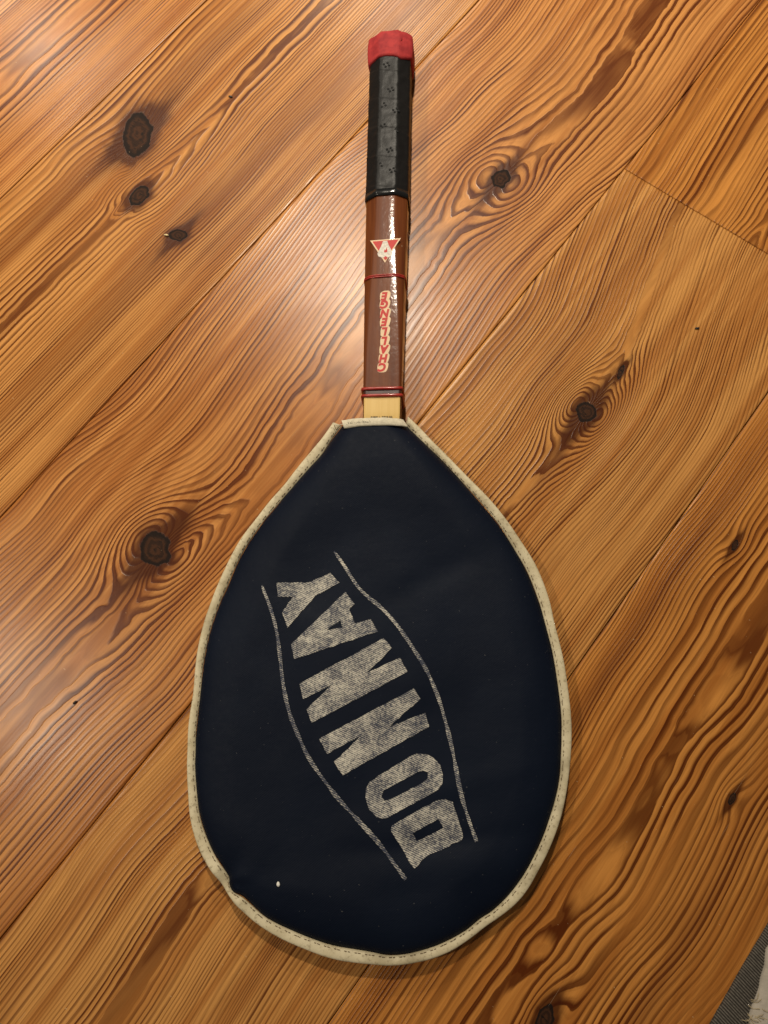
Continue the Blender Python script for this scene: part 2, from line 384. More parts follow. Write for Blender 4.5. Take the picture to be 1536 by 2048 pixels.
PLANKS = [
    # beyond the seam at the upper left
    dict(seed=20, wood=1, box=(90, 640, 590, 783), heart=[(0, 672), (640, 676)],
         axis=[(0, 0.35), (330, 0.3), (360, 0.7), (430, 0.35), (600, 0.5)], flat=[(0, 5), (640, 4)],
         left=[(0, 7), (12, 5), (30, 3.2), (110, 3)], right=[(0, 9), (12, 6), (22, 5.5), (34, 3.0), (60, 2.4), (110, 2.2)],
         stains=[(380, 640, 200, 5, 0.5)]),
    # the one with the long oval knot
    dict(seed=31, wood=0, box=(-10, 800, 395.5, 590), heart=[(0, 505), (189, 504), (300, 500), (370, 497), (458, 503), (560, 502), (800, 506)],
         axis=[(0, 0.72), (120, 0.80), (189, 0.82), (270, 0.84), (292, 0.7), (308, -1.6), (322, -2.6), (342, -2.2), (356, -1.5), (371, -1.12), (401, -0.15), (430, 0.7), (458, 0.86), (560, 0.80), (640, 0.4), (800, 0.8)],
         flat=[(0, 1.5), (300, 1.5), (330, 0), (430, 0), (470, 2.0), (560, 1.5), (800, 1)],
         left=[(0, 4.5), (10, 4.2), (25, 3.2), (40, 2.4), (60, 4.5), (75, 5), (100, 3)], right=[(0, 4.5), (12, 3.8), (28, 2.9), (45, 2.2), (110, 2.1)],
         bumps=[(364, 544, 20, 2.4), (332, 523, 6, 1.6), (309, 449, 9, 1.2)],
         knots=[(362, 543, 22, 12.0, 40, 1.5), (318, 500, 10, 7.0, 10, 1.0), (309, 449, 7.5, 5.2, -55, 2.4)],
         stains=[(280, 549, 120, 11, 0.85), (455, 550, 120, 13, 0.7), (300, 446, 210, 14, 0.75), (500, 436, 150, 9, 0.6), (140, 505, 90, 8, 0.4)]),
    # under the handle, two knots
    dict(seed=42, wood=1, box=(-190, 930, 198.5, 395.5), heart=[(-190, 285), (-24, 284), (60, 274), (105, 282), (183, 259), (272, 268), (430, 284), (506, 273), (628, 258), (740, 272), (930, 262)],
         axis=[(-190, 0.8), (-60, 0.6), (-20, 0.82), (30, 0.35), (62, 0.84), (85, 0.2), (105, -0.4), (135, -0.1), (168, 0.72), (186, 0.85), (212, 0.35), (262, 0.3), (285, 0.8), (310, 0.42), (390, 0.35), (428, 0.86), (446, 0.84), (470, 0.1), (506, -1.0), (535, 0.45), (560, 0.84), (745, 0.86), (930, 0.8)],
         flat=[(-190, 4), (40, 5), (80, 0), (130, 0), (185, 4), (270, 7), (420, 6), (450, 3), (480, 0), (530, 0), (570, 7), (740, 8), (930, 5)], w2=0.8, w3=0.42, jag=1.1,
         left=[(0, 7.5), (12, 6.0), (30, 5.0), (55, 4.2), (80, 3.4), (130, 3.0)], right=[(0, 6.5), (14, 5.2), (32, 4.6), (55, 3.8), (90, 3.4)],
         ears=[(506, 273, 19, 4.0, 1.5), (108, 288, 20, 6.2, 1.3)],
         knots=[(506, 273, 9.0, 7.0, 10, 2.6), (105, 289, 13, 10.5, 60, 2.2)],
         stains=[(545, 275, 45, 6, 0.4), (70, 275, 50, 9, 0.5), (230, 262, 20, 5, 0.5), (139, 290, 9, 5, 0.9)]),
    # below the end joint, right of the handle
    dict(seed=53, wood=3, box=(-260, 574.2, 6.5, 198.5), heart=[(-260, 112), (-109, 114), (-60, 121), (60, 112), (288, 109), (333, 103), (378, 104), (420, 103), (483, 121), (574, 146)],
         axis=[(-260, 0.8), (-115, 0.80), (-70, 0.86), (-52, 0.8), (-30, 0.3), (60, 0.5), (240, 0.4), (270, 0.84), (288, 0.35), (312, 0.1), (333, -0.4), (378, -2.2), (420, -1.0), (440, 0.3), (470, 0.70), (500, 0.4), (530, 0.62), (545, 0.66), (574, 0.55)],
         flat=[(-260, 3), (-110, 4.5), (-60, 4.5), (-20, 1), (260, 2), (300, 1), (350, 0), (410, 0), (470, 2.5), (574, 1.0)], w2=0.42, w3=0.20,
         left=[(0, 3.6), (16, 3.0), (32, 2.6), (55, 3.0), (75, 3.4), (100, 3.6)], right=[(0, 3.4), (16, 2.7), (30, 2.4), (60, 2.1), (110, 2.2)],
         ears=[(380, 104.5, 14, 8.0, 1.6)],
         knots=[(378, 104, 8.5, 7.5, 0, 3.6), (421, 102, 7, 2.0, 12, 1.6)],
         stains=[(335, 103, 30, 4, 0.8), (460, 150, 120, 9, 0.35), (100, 60, 300, 12, 0.25)]),
    # beyond the end joint at the upper right
    dict(seed=64, wood=2, box=(574.2, 930, 6.5, 198.5), heart=[(574, 78), (600, 80), (700, 92), (930, 96)],
         axis=[(574, -1.6), (594, -0.5), (640, 0.35), (700, 0.5), (930, 0.4)], flat=[(574, 0), (620, 3), (930, 4)], w1=2.6, w3=0.12,
         left=[(0, 6), (14, 4.6), (34, 4.2), (44, 9.0), (58, 9.0), (66, 3.4), (86, 2.9), (100, 6), (110, 3), (120, 3)], right=[(0, 6), (20, 4), (60, 3), (100, 3)],
         stains=[(700, 135, 120, 7, 0.35), (640, 182, 90, 6, 0.3)], shift=0.1),
    # the wide figured one on the right
    dict(seed=75, wood=2, box=(-190, 640, -185, 6.5), heart=[(-190, -70), (27, -70), (80, -71), (114, -78), (166, -78), (219, -71), (268, -76), (312, -73), (640, -70)],
         axis=[(-190, 0.8), (-20, 0.85), (40, 0.88), (54, 0.62), (66, 0.30), (76, 0.72), (90, 0.82), (100, 0.5), (112, 0.22), (126, 0.25), (146, 0.70), (160, 0.86), (186, 0.88), (198, 0.6), (206, 0.62), (214, 0.84), (228, 0.80), (238, 0.45), (262, 0.22), (282, 0.5), (296, 0.86), (340, 0.89), (356, 0.5), (380, 0.1), (420, 0.8), (640, 0.8)],
         flat=[(-190, 4), (30, 6), (60, 2), (80, 2.5), (110, 4), (150, 4), (200, 3), (260, 4), (312, 8), (350, 5), (370, 2), (640, 3)], w2=0.75, w3=0.22,
         left=[(0, 8.5), (10, 7.0), (22, 4.6), (38, 3.4), (55, 2.5), (70, 2.1), (110, 2.1)], right=[(0, 7), (12, 6), (28, 4.6), (48, 3.6), (70, 4.2), (120, 4.2)],
         bumps=[(357, -34, 9, 1.5), (211, -119, 8, 1.6), (33, -96, 14, 2.5)],
         knots=[(357, -34, 4.5, 2.0, 10, 2.4), (211, -119, 4.5, 2.0, 5, 2.6), (34, -95, 9, 5, 10, 1.6)],
         stains=[(230, -12, 210, 4.5, 0.75), (60, -140, 150, 6, 0.6), (312, -73, 30, 9, 0.4)]),
    # the strip under the rug
    dict(seed=86, wood=1, box=(-150, 420, -378, -185), heart=[(0, -280), (400, -276)], axis=[(-150, 0.3), (400, 0.8)],
         left=[(0, 6), (40, 4), (110, 3.6)], right=[(0, 6), (40, 4), (110, 3.6)]),
]
for P in PLANKS:
    build_plank(P, floor)

# ------------------------------------------------------------------ materials of the things
def simple(name, col, rough=0.5, var=0.12, scale=60, bump=0.0, bscale=400, metallic=0.0, coat=0.0, sheen=0.0):
    k = NT(name)
    nz = k.noise(k.coord((scale,) * 3), 1.0, 4, 0.6)
    a = tuple(c * (1 - var) for c in col); b = tuple(min(1, c * (1 + var)) for c in col)
    kw = dict(Base_Color=k.mix(k.rng(nz, 0.3, 0.7), a, b), Roughness=k.math('MULTIPLY_ADD', nz, 0.14, rough - 0.07))
    if bump:
        kw['Normal'] = k.bump(k.noise(k.coord((bscale,) * 3), 1.0, 3, 0.6), bump)
    k.b.inputs['Coat Weight'].default_value = coat
    k.b.inputs['Coat Roughness'].default_value = 0.08
    k.b.inputs['Sheen Weight'].default_value = sheen
    k.b.inputs['Metallic'].default_value = metallic
    return k.out(**kw)

def navy_nodes(k):
    big = k.noise(k.coord((14, 14, 14)), 1.0, 3, 0.55)
    fine = k.noise(k.coord((260, 260, 260)), 1.0, 4, 0.65)
    col = k.mix(k.rng(big, 0.35, 0.7), (0.0016, 0.0042, 0.0122), (0.0028, 0.0060, 0.0152))
    lint = k.rng(k.noise(k.coord((620, 620, 620)), 1.0, 2, 0.5), 0.735, 0.79)
    col = k.mix(k.math('MULTIPLY', lint, 0.22), col, (0.30, 0.29, 0.27))
    return big, fine, col

def weave(k, ang, pitch):
    w = k.n('ShaderNodeTexWave', wave_type='BANDS', bands_direction='X')
    k.t.links.new(k.coord((1, 1, 1), (0, 0, ang)), w.inputs['Vector'])
    w.inputs['Scale'].default_value = 0.314 / pitch
    w.inputs['Distortion'].default_value = 2.2
    w.inputs['Detail'].default_value = 3
    w.inputs['Detail Scale'].default_value = 1.6
    return w.outputs['Fac']

k = NT('navy_cloth')
big, fine, col = navy_nodes(k)
wv = weave(k, 0.9, 0.0011)
NAVY = k.out(Base_Color=col, Roughness=k.math('MULTIPLY_ADD', fine, 0.2, 0.50), Specular_IOR_Level=0.12,
             Normal=k.bump(k.math('MULTIPLY_ADD', wv, 0.4, fine), 0.00012, 0.6, k.bump(k.noise(k.coord((26, 40, 30)), 1.0, 4, 0.55), 0.003, 0.22)))

def worn_print(name, lo, hi):
    k = NT(name)
    big, fine, col = navy_nodes(k)
    wv = weave(k, 0.42 + math.pi / 2, 0.00115)
    pat = k.noise(k.coord((60, 60, 60)), 1.0, 5, 0.7)
    grain = k.noise(k.coord((620, 620, 620)), 1.0, 3, 0.75)
    dens = k.math('ADD', k.math('MULTIPLY', wv, 0.42), k.math('ADD', k.math('MULTIPLY', pat, 1.5), k.math('MULTIPLY', grain, 1.5)))
    keep = k.rng(dens, lo, hi)
    spot = k.rng(k.noise(k.coord((110, 110, 110)), 1.0, 4, 0.7), 0.60, 0.70)
    keep = k.math('MULTIPLY', keep, k.math('SUBTRACT', 1.0, k.math('MULTIPLY', spot, 0.75)))
    return k.out(Base_Color=k.mix(k.math('MULTIPLY', keep, 0.95), k.mix(0.25, col, (0.085, 0.10, 0.17)), (0.64, 0.595, 0.49)), Roughness=0.75,
                 Normal=k.bump(k.math('ADD', wv, grain), 0.0001, 0.6))
PRINT = worn_print('worn_cream_print', 1.38, 2.2)
RULEPRINT = worn_print('worn_rule_print', 1.52, 2.25)

k = NT('beige_tape')
n1 = k.noise(k.coord((70, 70, 70)), 1.0, 4, 0.6)
n2 = k.noise(k.coord((420, 420, 420)), 1.0, 3, 0.6)
col = k.mix(k.rng(n1, 0.35, 0.7), (0.63, 0.55, 0.365), (0.53, 0.45, 0.28))
col = k.mix(k.math('MULTIPLY', k.rng(n2, 0.52, 0.72), 0.6), col, (0.20, 0.15, 0.075))
n3 = k.noise(k.coord((24, 24, 24)), 1.0, 4, 0.65)
col = k.mix(k.math('MULTIPLY', k.rng(n3, 0.5, 0.72), 0.55), col, (0.25, 0.20, 0.11))
TAPE = k.out(Base_Color=col, Roughness=0.62, Normal=k.bump(k.math('MULTIPLY_ADD', n2, 0.4, n1), 0.0006, 0.5))

THREAD = simple('brown_thread', (0.13, 0.075, 0.035), 0.8)
WEBBING = simple('white_label_cloth', (0.60, 0.54, 0.40), 0.75, 0.10, 500, 0.0002, 900)
LABELINK = simple('faded_ink', (0.12, 0.10, 0.075), 0.8, 0.3, 900)

k = NT('black_grip')
n1 = k.noise(k.coord((220, 220, 220)), 1.0, 4, 0.6)
n2 = k.noise(k.coord((26, 26, 26)), 1.0, 3, 0.6)
GRIP = k.out(Base_Color=k.mix(n2, (0.0055, 0.0050, 0.0048), (0.012, 0.011, 0.0105)), Roughness=k.math('MULTIPLY_ADD', n1, 0.16, 0.32), Specular_IOR_Level=0.15,
             Normal=k.bump(k.math('MULTIPLY_ADD', n2, 2.4, n1), 0.0004, 0.55))
HOLE = simple('hole_black', (0.003, 0.003, 0.003), 0.9)
BLACKTAPE = simple('glossy_black_tape', (0.008, 0.008, 0.008), 0.18, 0.1, 80, 0.0002, 120)

k = NT('red_rubber_tape')
n1 = k.noise(k.coord((120, 120, 120)), 1.0, 4, 0.65)
n2 = k.noise(k.coord((900, 200, 900)), 1.0, 2, 0.5)
RED = k.out(Base_Color=k.mix(k.rng(n1, 0.3, 0.7), (0.40, 0.034, 0.033), (0.25, 0.018, 0.021)), Roughness=0.72, Specular_IOR_Level=0.2,
            Normal=k.bump(k.math('ADD', n1, k.math('MULTIPLY', n2, 0.6)), 0.0004, 0.6))

def varnished(name, a, b, bub=1.0):
    k = NT(name)
    g = k.noise(k.coord((900, 30, 300)), 1.0, 3, 0.6)
    g2 = k.noise(k.coord((160, 10, 100)), 1.0, 2, 0.5)
    col = k.mix(k.rng(k.math('MULTIPLY_ADD', g2, 0.6, k.math('MULTIPLY', g, 0.5)), 0.35, 0.75), a, b)
    wear = k.rng(k.noise(k.coord((420, 90, 420)), 1.0, 3, 0.6), 0.735, 0.78)
    col = k.mix(k.math('MULTIPLY', wear, 0.4), col, (0.5, 0.36, 0.22))
    bubble = k.noise(k.coord((320, 300, 320)), 1.0, 3, 0.6)
    swell = k.noise(k.coord((70, 62, 70)), 1.0, 2, 0.5)
    nm = k.bump(k.math('MULTIPLY_ADD', bubble, 0.5, swell), 0.00075 * bub, 0.30)
    k.b.inputs['Coat Weight'].default_value = 0.36
    k.b.inputs['Coat Roughness'].default_value = 0.13
    k.t.links.new(nm, k.b.inputs['Coat Normal'])
    return k.out(Base_Color=col, Roughness=0.5, Specular_IOR_Level=0.18)

BROWN = varnished('brown_varnish', (0.158, 0.042, 0.0078), (0.096, 0.022, 0.0042))
CREAM = varnished('cream_lacquer', (0.72, 0.50, 0.19), (0.66, 0.44, 0.15), 0.25)

k = NT('laminated_side')
w = k.n('ShaderNodeTexWave', wave_type='BANDS', bands_direction='Z')
k.t.links.new(k.coord((1, 1, 1)), w.inputs['Vector'])
w.inputs['Scale'].default_value = 0.314 / 0.0052
w.inputs['Distortion'].default_value = 0.5
k.b.inputs['Coat Weight'].default_value = 0.7
LAM = k.out(Base_Color=k.mix(k.rng(w.outputs['Fac'], 0.3, 0.7), (0.34, 0.17, 0.045), (0.085, 0.032, 0.010)), Roughness=0.32)

WHIP = simple('red_cord', (0.34, 0.026, 0.017), 0.34, 0.15, 300, 0.0002, 500, coat=0.3)
DECALRED = simple('decal_red', (0.48, 0.012, 0.007), 0.6, 0.12, 400)
DECALCREAM = simple('decal_cream', (0.66, 0.46, 0.26), 0.5, 0.08, 300)
DECALWHITE = simple('decal_white', (0.56, 0.51, 0.43), 0.5, 0.25, 500)
INK = simple('black_ink', (0.015, 0.012, 0.008), 0.4)
STRING = simple('nylon_string', (0.55, 0.5, 0.4), 0.4)

# ------------------------------------------------------------------ racket
racket = empty('tennis_racket', (-0.004, 0.36, 0))
tag(racket, 'wooden tennis racket with black perforated grip and red-banded butt lying on the boards', 'racket')

def axis_x(y):                      # the handle runs a touch askew of the cover
    return -0.0045 + (y - 0.376) * 0.0143

#      y      a(half width) b(half height) top facet half  facet drop  centre height
SECT = np.array([
    [0.300, 11.0, 7.6, 10.2, 1.2, 11.2],
    [0.340, 12.6, 8.8, 11.8, 1.2, 12.0],
    [0.352, 13.6, 10.8, 12.8, 1.4, 12.5],
    [0.366, 13.7, 10.9, 12.9, 1.4, 12.6],
    [0.395, 14.1, 11.2, 12.6, 1.7, 12.9],
    [0.430, 14.6, 11.7, 11.4, 2.4, 13.3],
    [0.470, 15.3, 12.3, 9.2, 4.0, 13.8],
    [0.510, 15.9, 12.9, 7.4, 5.6, 14.2],
    [0.541, 16.2, 13.2, 7.2, 6.0, 14.4],
    [0.690, 16.3, 13.3, 7.2, 6.0, 14.5]])

def roll(y):                        # it lies slightly rolled, its right side turned up
    return math.radians(float(np.interp(y, [0.35, 0.44], [2.0, 6.0])))

def section(y, grow=0.0, per=4, rnd=0.05):
    s = [np.interp(y, SECT[:, 0], SECT[:, i]) for i in range(1, 6)]
    a, b, t, dz, zc = s
    a += grow; b += grow; t += grow * 0.41; dz += grow * 0.2
    c = [(-t, b), (t, b), (a, b - dz), (a, -b + dz), (t, -b), (-t, -b), (-a, -b + dz), (-a, b - dz)]
    pts = []
    for i in range(8):
        p = np.array(c[i]); q = np.array(c[(i + 1) % 8])
        for f in np.linspace(rnd, 1 - rnd, per):
            pts.append(p + (q - p) * f)
    pts = np.array(pts)
    cr, sr = math.cos(roll(y)), math.sin(roll(y))
    out = np.zeros((len(pts), 3))
    out[:, 0] = axis_x(y) + (pts[:, 0] * cr - pts[:, 1] * sr) / 1000
    out[:, 1] = y
    out[:, 2] = (zc + pts[:, 0] * sr + pts[:, 1] * cr) / 1000 + 0.0006
    return out

def top_z(y, x=None):
    b = np.interp(y, SECT[:, 0], SECT[:, 2])
    rl = np.vectorize(roll)(y)
    z = (np.interp(y, SECT[:, 0], SECT[:, 5]) + b / np.cos(rl)) / 1000 + 0.0006
    return z if x is None else z + (x - axis_x(y)) * np.tan(rl)

def loft(name, ys, grow, mat, parent, cap=False, warp=None, per=4):
    R = np.stack([section(y, grow(y) if callable(grow) else grow, per) for y in ys])
    if warp: R = warp(R, ys)
    R[:, :, 0:2] -= np.array(racket.location[:2])
    me = grid_mesh(R, close_j=True)
    bm = bmesh.new(); bm.from_mesh(me); bm.verts.ensure_lookup_table()
    if cap:
        m = R.shape[1]; n = R.shape[0]
        bm.faces.new([bm.verts[i] for i in range(m)])
        bm.faces.new([bm.verts[(n - 1) * m + i] for i in reversed(range(m))])
    bmesh.ops.recalc_face_normals(bm, faces=bm.faces)
    up = max(bm.faces, key=lambda f: f.calc_center_median().z)
    up.normal_update()
    if up.normal.z < 0: bmesh.ops.reverse_faces(bm, faces=bm.faces)
    bm.to_mesh(me); bm.free()
    me.update()
    o = link(name, me, mat, parent)
    return o

# shaft: the varnished upper faces and the laminated sides share one body
shaft = loft('shaft', np.linspace(0.3675, 0.546, 60), 0.0, BROWN, racket)
shaft.data.materials.append(LAM)
for p in shaft.data.polygons:
    nrm = p.normal
    if abs(nrm.x) > 0.90: p.material_index = 1
throat = loft('throat', np.linspace(0.315, 0.3672, 20), -0.05, CREAM, racket)
throat.data.materials.append(LAM)
for p in throat.data.polygons:
    if abs(p.normal.x) > 0.75 or p.normal.z < 0.3: p.material_index = 1
tag(throat, label='cream lacquered throat going into the cover')

# hoop of the head, inside the cover
hoop_c = np.array(INNER); cx0, cy0 = 0.0, 0.150
hq = catmull(INNER, 110); hc = np.array([-0.002, 0.150])
hq = hq + (hc - hq) / np.linalg.norm(hc - hq, axis=1)[:, None] * 0.021
hp = np.vstack([hq, hq[:1]]); hp = catmull(hp, 120)
tan = np.gradient(hp, axis=0); tan /= np.linalg.norm(tan, axis=1)[:, None]
nor = np.stack([tan[:, 1], -tan[:, 0]], 1)
prof = [(-5, -6), (5, -6), (5, 5), (-5, 5)]
R = np.zeros((120, 4, 3))
for i, (px, pz) in enumerate(prof):
    R[:, i, :2] = hp + nor * px / 1000 - np.array(racket.location[:2])
    R[:, i, 2] = 0.0095 + pz / 1000
link('head_frame', grid_mesh(R, True), BROWN, racket, False)

# grip: spiral-wrapped black tape
def wrapwarp(R, ys):
    out = R.copy()
    m = R.shape[1]
    ang = np.arange(m) / m
    for i, y in enumerate(ys):
        ph = ((y - 0.541) / 0.0275 + ang) % 1.0
        g = 0.00030 * ph - 0.00015
        c = np.array([axis_x(y), y, 0.0145])
        d = R[i] - c
        ln = np.linalg.norm(d[:, [0, 2]], axis=1)[:, None]
        out[i] = R[i] + d / ln * g[:, None] * np.array([1, 0, 1])
        out[i] += 0.00016 * vnoise(ang * 40, np.full(m, y * 260), 3)[:, None] * (d / ln) * np.array([1, 0, 1])
    return out
grip = loft('grip', np.linspace(0.5340, 0.672, 196), 0.55, GRIP, racket, False, wrapwarp, per=7)
loft('grip_collar', [0.5315, 0.5316, 0.5345, 0.5375, 0.5376], lambda y: 0.95 if 0.5315 < y < 0.5376 else 0.5, BLACKTAPE, racket)

# holes of the grip, in groups of four along the upper facets
hb = bmesh.new()
def hole(x, y):
    t = np.interp(y, SECT[:, 0], SECT[:, 3]) / 1000
    z = top_z(y, x) + 0.00080
    xr = x - axis_x(y)
    if abs(xr) > t + 0.0001: return
    bmesh.ops.create_circle(hb, cap_ends=True, segments=8, radius=0.0009,
                            matrix=Matrix.Translation((x - racket.location.x, y - racket.location.y, z)) @ Matrix.Diagonal((1.15, 0.95, 1, 1)))
for gx, gy in HOLES:
    for ox, oy in ((-2.0, 0.3), (0.9, 1.4), (2.1, -1.1), (-0.7, -2.0)):
        hole(gx + ox / 1000, gy + oy / 1000)
hm = bpy.data.meshes.new('mesh'); hb.to_mesh(hm); hb.free()
tag(link('perforations', hm, HOLE, grip, False), kind='stuff')

# red butt band: a thick tape wound once round the flared end
def redwarp(R, ys):
    out = R.copy()
    for i, y in enumerate(ys):
        w = vnoise(np.arange(R.shape[1]) * 0.45, np.full(R.shape[1], y * 150), 8)
        out[i, :, 1] += 0.0006 * w
        out[i, :, 2] += 0.0003 * w
    # lower lip is uneven, like stretched tape
    lip = np.exp(-((ys - ys[0]) / 0.006) ** 2)
    out[:, :, 1] += lip[:, None] * 0.0014 * np.sin(np.arange(R.shape[1]) * 0.55 + 1.0)[None]
    return out
yr = np.array([0.6625, 0.663, 0.665, 0.669, 0.675, 0.682, 0.6862, 0.6885, 0.6896, 0.6900])
gr = np.array([0.6, 1.7, 2.0, 2.3, 2.6, 2.5, 2.1, 1.2, -0.3, -2.5])
red = loft('butt_band', yr, lambda y: float(np.interp(y, yr, gr)), RED, racket, True, redwarp, per=6)
# overlap of the tape end
sx, sy = racket.location.x, racket.location.y
ov = []
for y, x0 in ((0.6652, -0.0024), (0.6690, -0.0004), (0.6735, 0.0018), (0.6770, 0.0034), (0.6795, 0.0046)):
    g = float(np.interp(y, yr, gr))
    ov.append([(x0 - sx + axis_x(y) + dx, y - sy, top_z(y, x0 + axis_x(y) + dx) + (g + zz) / 1000) for dx, zz in ((0, -0.5), (0.0003, 0.12), (0.0035, 0.08), (0.0048, -0.8))])
link('tape_end', grid_mesh(np.array(ov)), RED, red)

# red whipping cords round the shaft
def cord(y, r):
    s = section(y, r * 0.6, 6, 0.16)
    m = len(s)
    c = s.mean(0)
    P = np.zeros((m, 8, 3))
    for j in range(8):
        a = 2 * math.pi * j / 8
        d = s - c; d[:, 1] = 0
        d /= np.linalg.norm(d, axis=1)[:, None]
        P[:, j] = s + d * (r / 1000) * math.cos(a)
        P[:, j, 1] += (r / 1000) * math.sin(a)
    P[:, :, 0] -= racket.location.x; P[:, :, 1] -= racket.location.y
    me = grid_mesh(np.concatenate([P, P[:1]]), True)
    return link('whipping_cord', me, WHIP, racket)
for y, r in ((0.4632, 0.62), (0.4618, 0.62), (0.3722, 1.2), (0.3668, 1.2)):
    cord(y, r)
dk = loft('dark_binding', np.linspace(0.3672, 0.3715, 4), 0.25, simple('dark_red_lacquer', (0.045, 0.010, 0.006), 0.25, coat=0.6), racket)

# decals on the shaft's upper face
def flat_mesh(polys, z_of, lift, sub_len=None):
    """2D outlines (with holes) -> filled mesh laid on a surface"""
    cu = bpy.data.curves.new('outline', 'CURVE')
    cu.dimensions = '2D'; cu.fill_mode = 'BOTH'
    for poly in polys:
        sp = cu.splines.new('POLY')
        sp.points.add(len(poly) - 1)
        for i, (x, y) in enumerate(poly): sp.points[i].co = (x, y, 0, 1)
        sp.use_cyclic_u = True
    ob = bpy.data.objects.new('outline', cu)
    COL.objects.link(ob)
    dg = bpy.context.evaluated_depsgraph_get()
    me = bpy.data.meshes.new_from_object(ob.evaluated_get(dg))
    bpy.data.objects.remove(ob); bpy.data.curves.remove(cu)
    bm = bmesh.new(); bm.from_mesh(me)
    bmesh.ops.triangulate(bm, faces=bm.faces)
    if sub_len:
        for _ in range(6):
            es = [e for e in bm.edges if e.calc_length() > sub_len]
            if not es: break
            bmesh.ops.subdivide_edges(bm, edges=es, cuts=1)
            bmesh.ops.triangulate(bm, faces=[f for f in bm.faces if len(f.verts) > 3])
    for v in bm.verts:
        v.co.z = float(z_of(v.co.x, v.co.y)) + lift
    for f in bm.faces:
        f.normal_update()
        if f.normal.z < 0: f.normal_flip()
    bm.to_mesh(me); bm.free()
    return me

def text_outline(ch, size, shear, offset):
    cu = bpy.data.curves.new('glyph', 'FONT')
    cu.body = ch; cu.size = size; cu.shear = shear; cu.offset = offset
    cu.align_x = 'CENTER'; cu.align_y = 'CENTER'
    cu.resolution_u = 3
    ob = bpy.data.objects.new('glyph', cu); COL.objects.link(ob)
    dg = bpy.context.evaluated_depsgraph_get()
    me = bpy.data.meshes.new_from_object(ob.evaluated_get(dg))
    bpy.data.objects.remove(ob); bpy.data.curves.remove(cu)
    return me

def place_glyph(name, ch, x, y, size, mat, lift, parent, shear=0.25, offset=0.0, sx=1.0):
    me = text_outline(ch, size, shear, offset)
    for v in me.vertices:
        px = x - v.co.x * sx; py = y - v.co.y          # turned half a circle: it reads from the butt end
        v.co = (px - racket.location.x, py - racket.location.y, float(top_z(py, px)) + lift)
    me.update()
    return link(name, me, mat, parent, False)

backing = []
for i, ch in enumerate('CHALLENGE'):
    x, y = LETTERS[i]
    # pale outline behind each letter
    w = 0.0034 if ch in 'L' else 0.0039
    n = 14
    poly = [(x + w * (1 + 0.06 * math.sin(5 * a)) * np.sign(math.cos(a)) * abs(math.cos(a)) ** 0.65 - 0.18 * 0.0042 * math.sin(a) * -1,
             y + 0.0043 * np.sign(math.sin(a)) * abs(math.sin(a)) ** 0.7) for a in np.linspace(0, 2 * math.pi, n, endpoint=False)]
    me = flat_mesh([poly], lambda px, py: top_z(py, px), 0.00012 + 0.00001 * (i % 2))
    for v in me.vertices:
        v.co.x -= racket.location.x; v.co.y -= racket.location.y
    bk = link('letter_outline', me, DECALCREAM, shaft, False)
    bk.parent = shaft
    place_glyph('letter', ch, x, y, 0.0086, DECALRED, 0.00022, shaft, 0.22, 0.0005, 0.9)

def decal(name, polys, mat, lift):
    me = flat_mesh(polys, lambda px, py: top_z(py, px), lift)
    for v in me.vertices:
        v.co.x -= racket.location.x; v.co.y -= racket.location.y
    return link(name, me, mat, shaft, False)
tri = np.array(TRI)
cen = tri.mean(0)
decal('badge_border', [list(map(tuple, cen + (tri - cen) * 1.10))], DECALCREAM, 0.00012)
decal('badge', [list(map(tuple, cen + (tri - cen) * 0.93))], DECALRED, 0.00018)
ex, ey = cen[0] + 0.0002, cen[1] - 0.0010
hs = [(0.0016, 0.4918), (0.0028, 0.4880), (0.0044, 0.4846), (0.0057, 0.4814), (0.0050, 0.4792), (0.0026, 0.4779)]
shield = [(ex - 0.0004 + x_, y_) for x_, y_ in hs] + [(ex - 0.0004 - x_, y_) for x_, y_ in reversed(hs)]
decal('emblem', [shield], DECALWHITE, 0.00024)
for q in ([(ex - 0.0012, ey - 0.0036), (ex - 0.0008, ey - 0.0008), (ex, ey - 0.0020), (ex + 0.0010, ey + 0.0008), (ex + 0.0014, ey - 0.0036)],
          [(ex - 0.0016, ey - 0.0082), (ex, ey - 0.0066), (ex + 0.0016, ey - 0.0082), (ex, ey - 0.0102)]):
    decal('emblem_mark', [q], DECALRED, 0.00030)

# tops of printed characters showing at the cover's edge
for i, (x, y, w) in enumerate(INKMARKS):
    me = flat_mesh([[(x - w, y - 0.0010), (x + w, y - 0.0010), (x + w * 0.7, y + 0.0003), (x - w * 0.8, y + 0.0002)]], lambda px, py: top_z(py, px) - 0.00005, 0.00012)
    for v in me.vertices:
        v.co.x -= racket.location.x; v.co.y -= racket.location.y
    link('printed_character', me, INK, throat, False)

# ------------------------------------------------------------------ racket cover
cover = empty('racket_cover', (0.0, 0.15, 0))
tag(cover, 'navy racket cover with beige piping and worn cream lettering over the racket head', 'racket cover')
CL = np.array([0.0, 0.15, 0.0])

NB = 420
IN = catmull(INNER, NB); OUT = catmull(OUTER, NB)
# pair the two edges point by point along the inner one
PAIR = np.zeros_like(IN)
tin = np.gradient(IN, axis=0); tin /= np.linalg.norm(tin, axis=1)[:, None]
jprev = 0
for i in range(NB):
    lo = max(0, i - 30); hi = min(NB, i + 31)
    d = np.linalg.norm(OUT[lo:hi] - IN[i], axis=1)
    PAIR[i] = OUT[lo + int(np.argmin(d))]
for _ in range(6):
    PAIR[1:-1] = (PAIR[:-2] + 2 * PAIR[1:-1] + PAIR[2:]) / 4
PAIR[0] = OUT[0]; PAIR[-1] = OUT[-1]
ZE = 0.0125

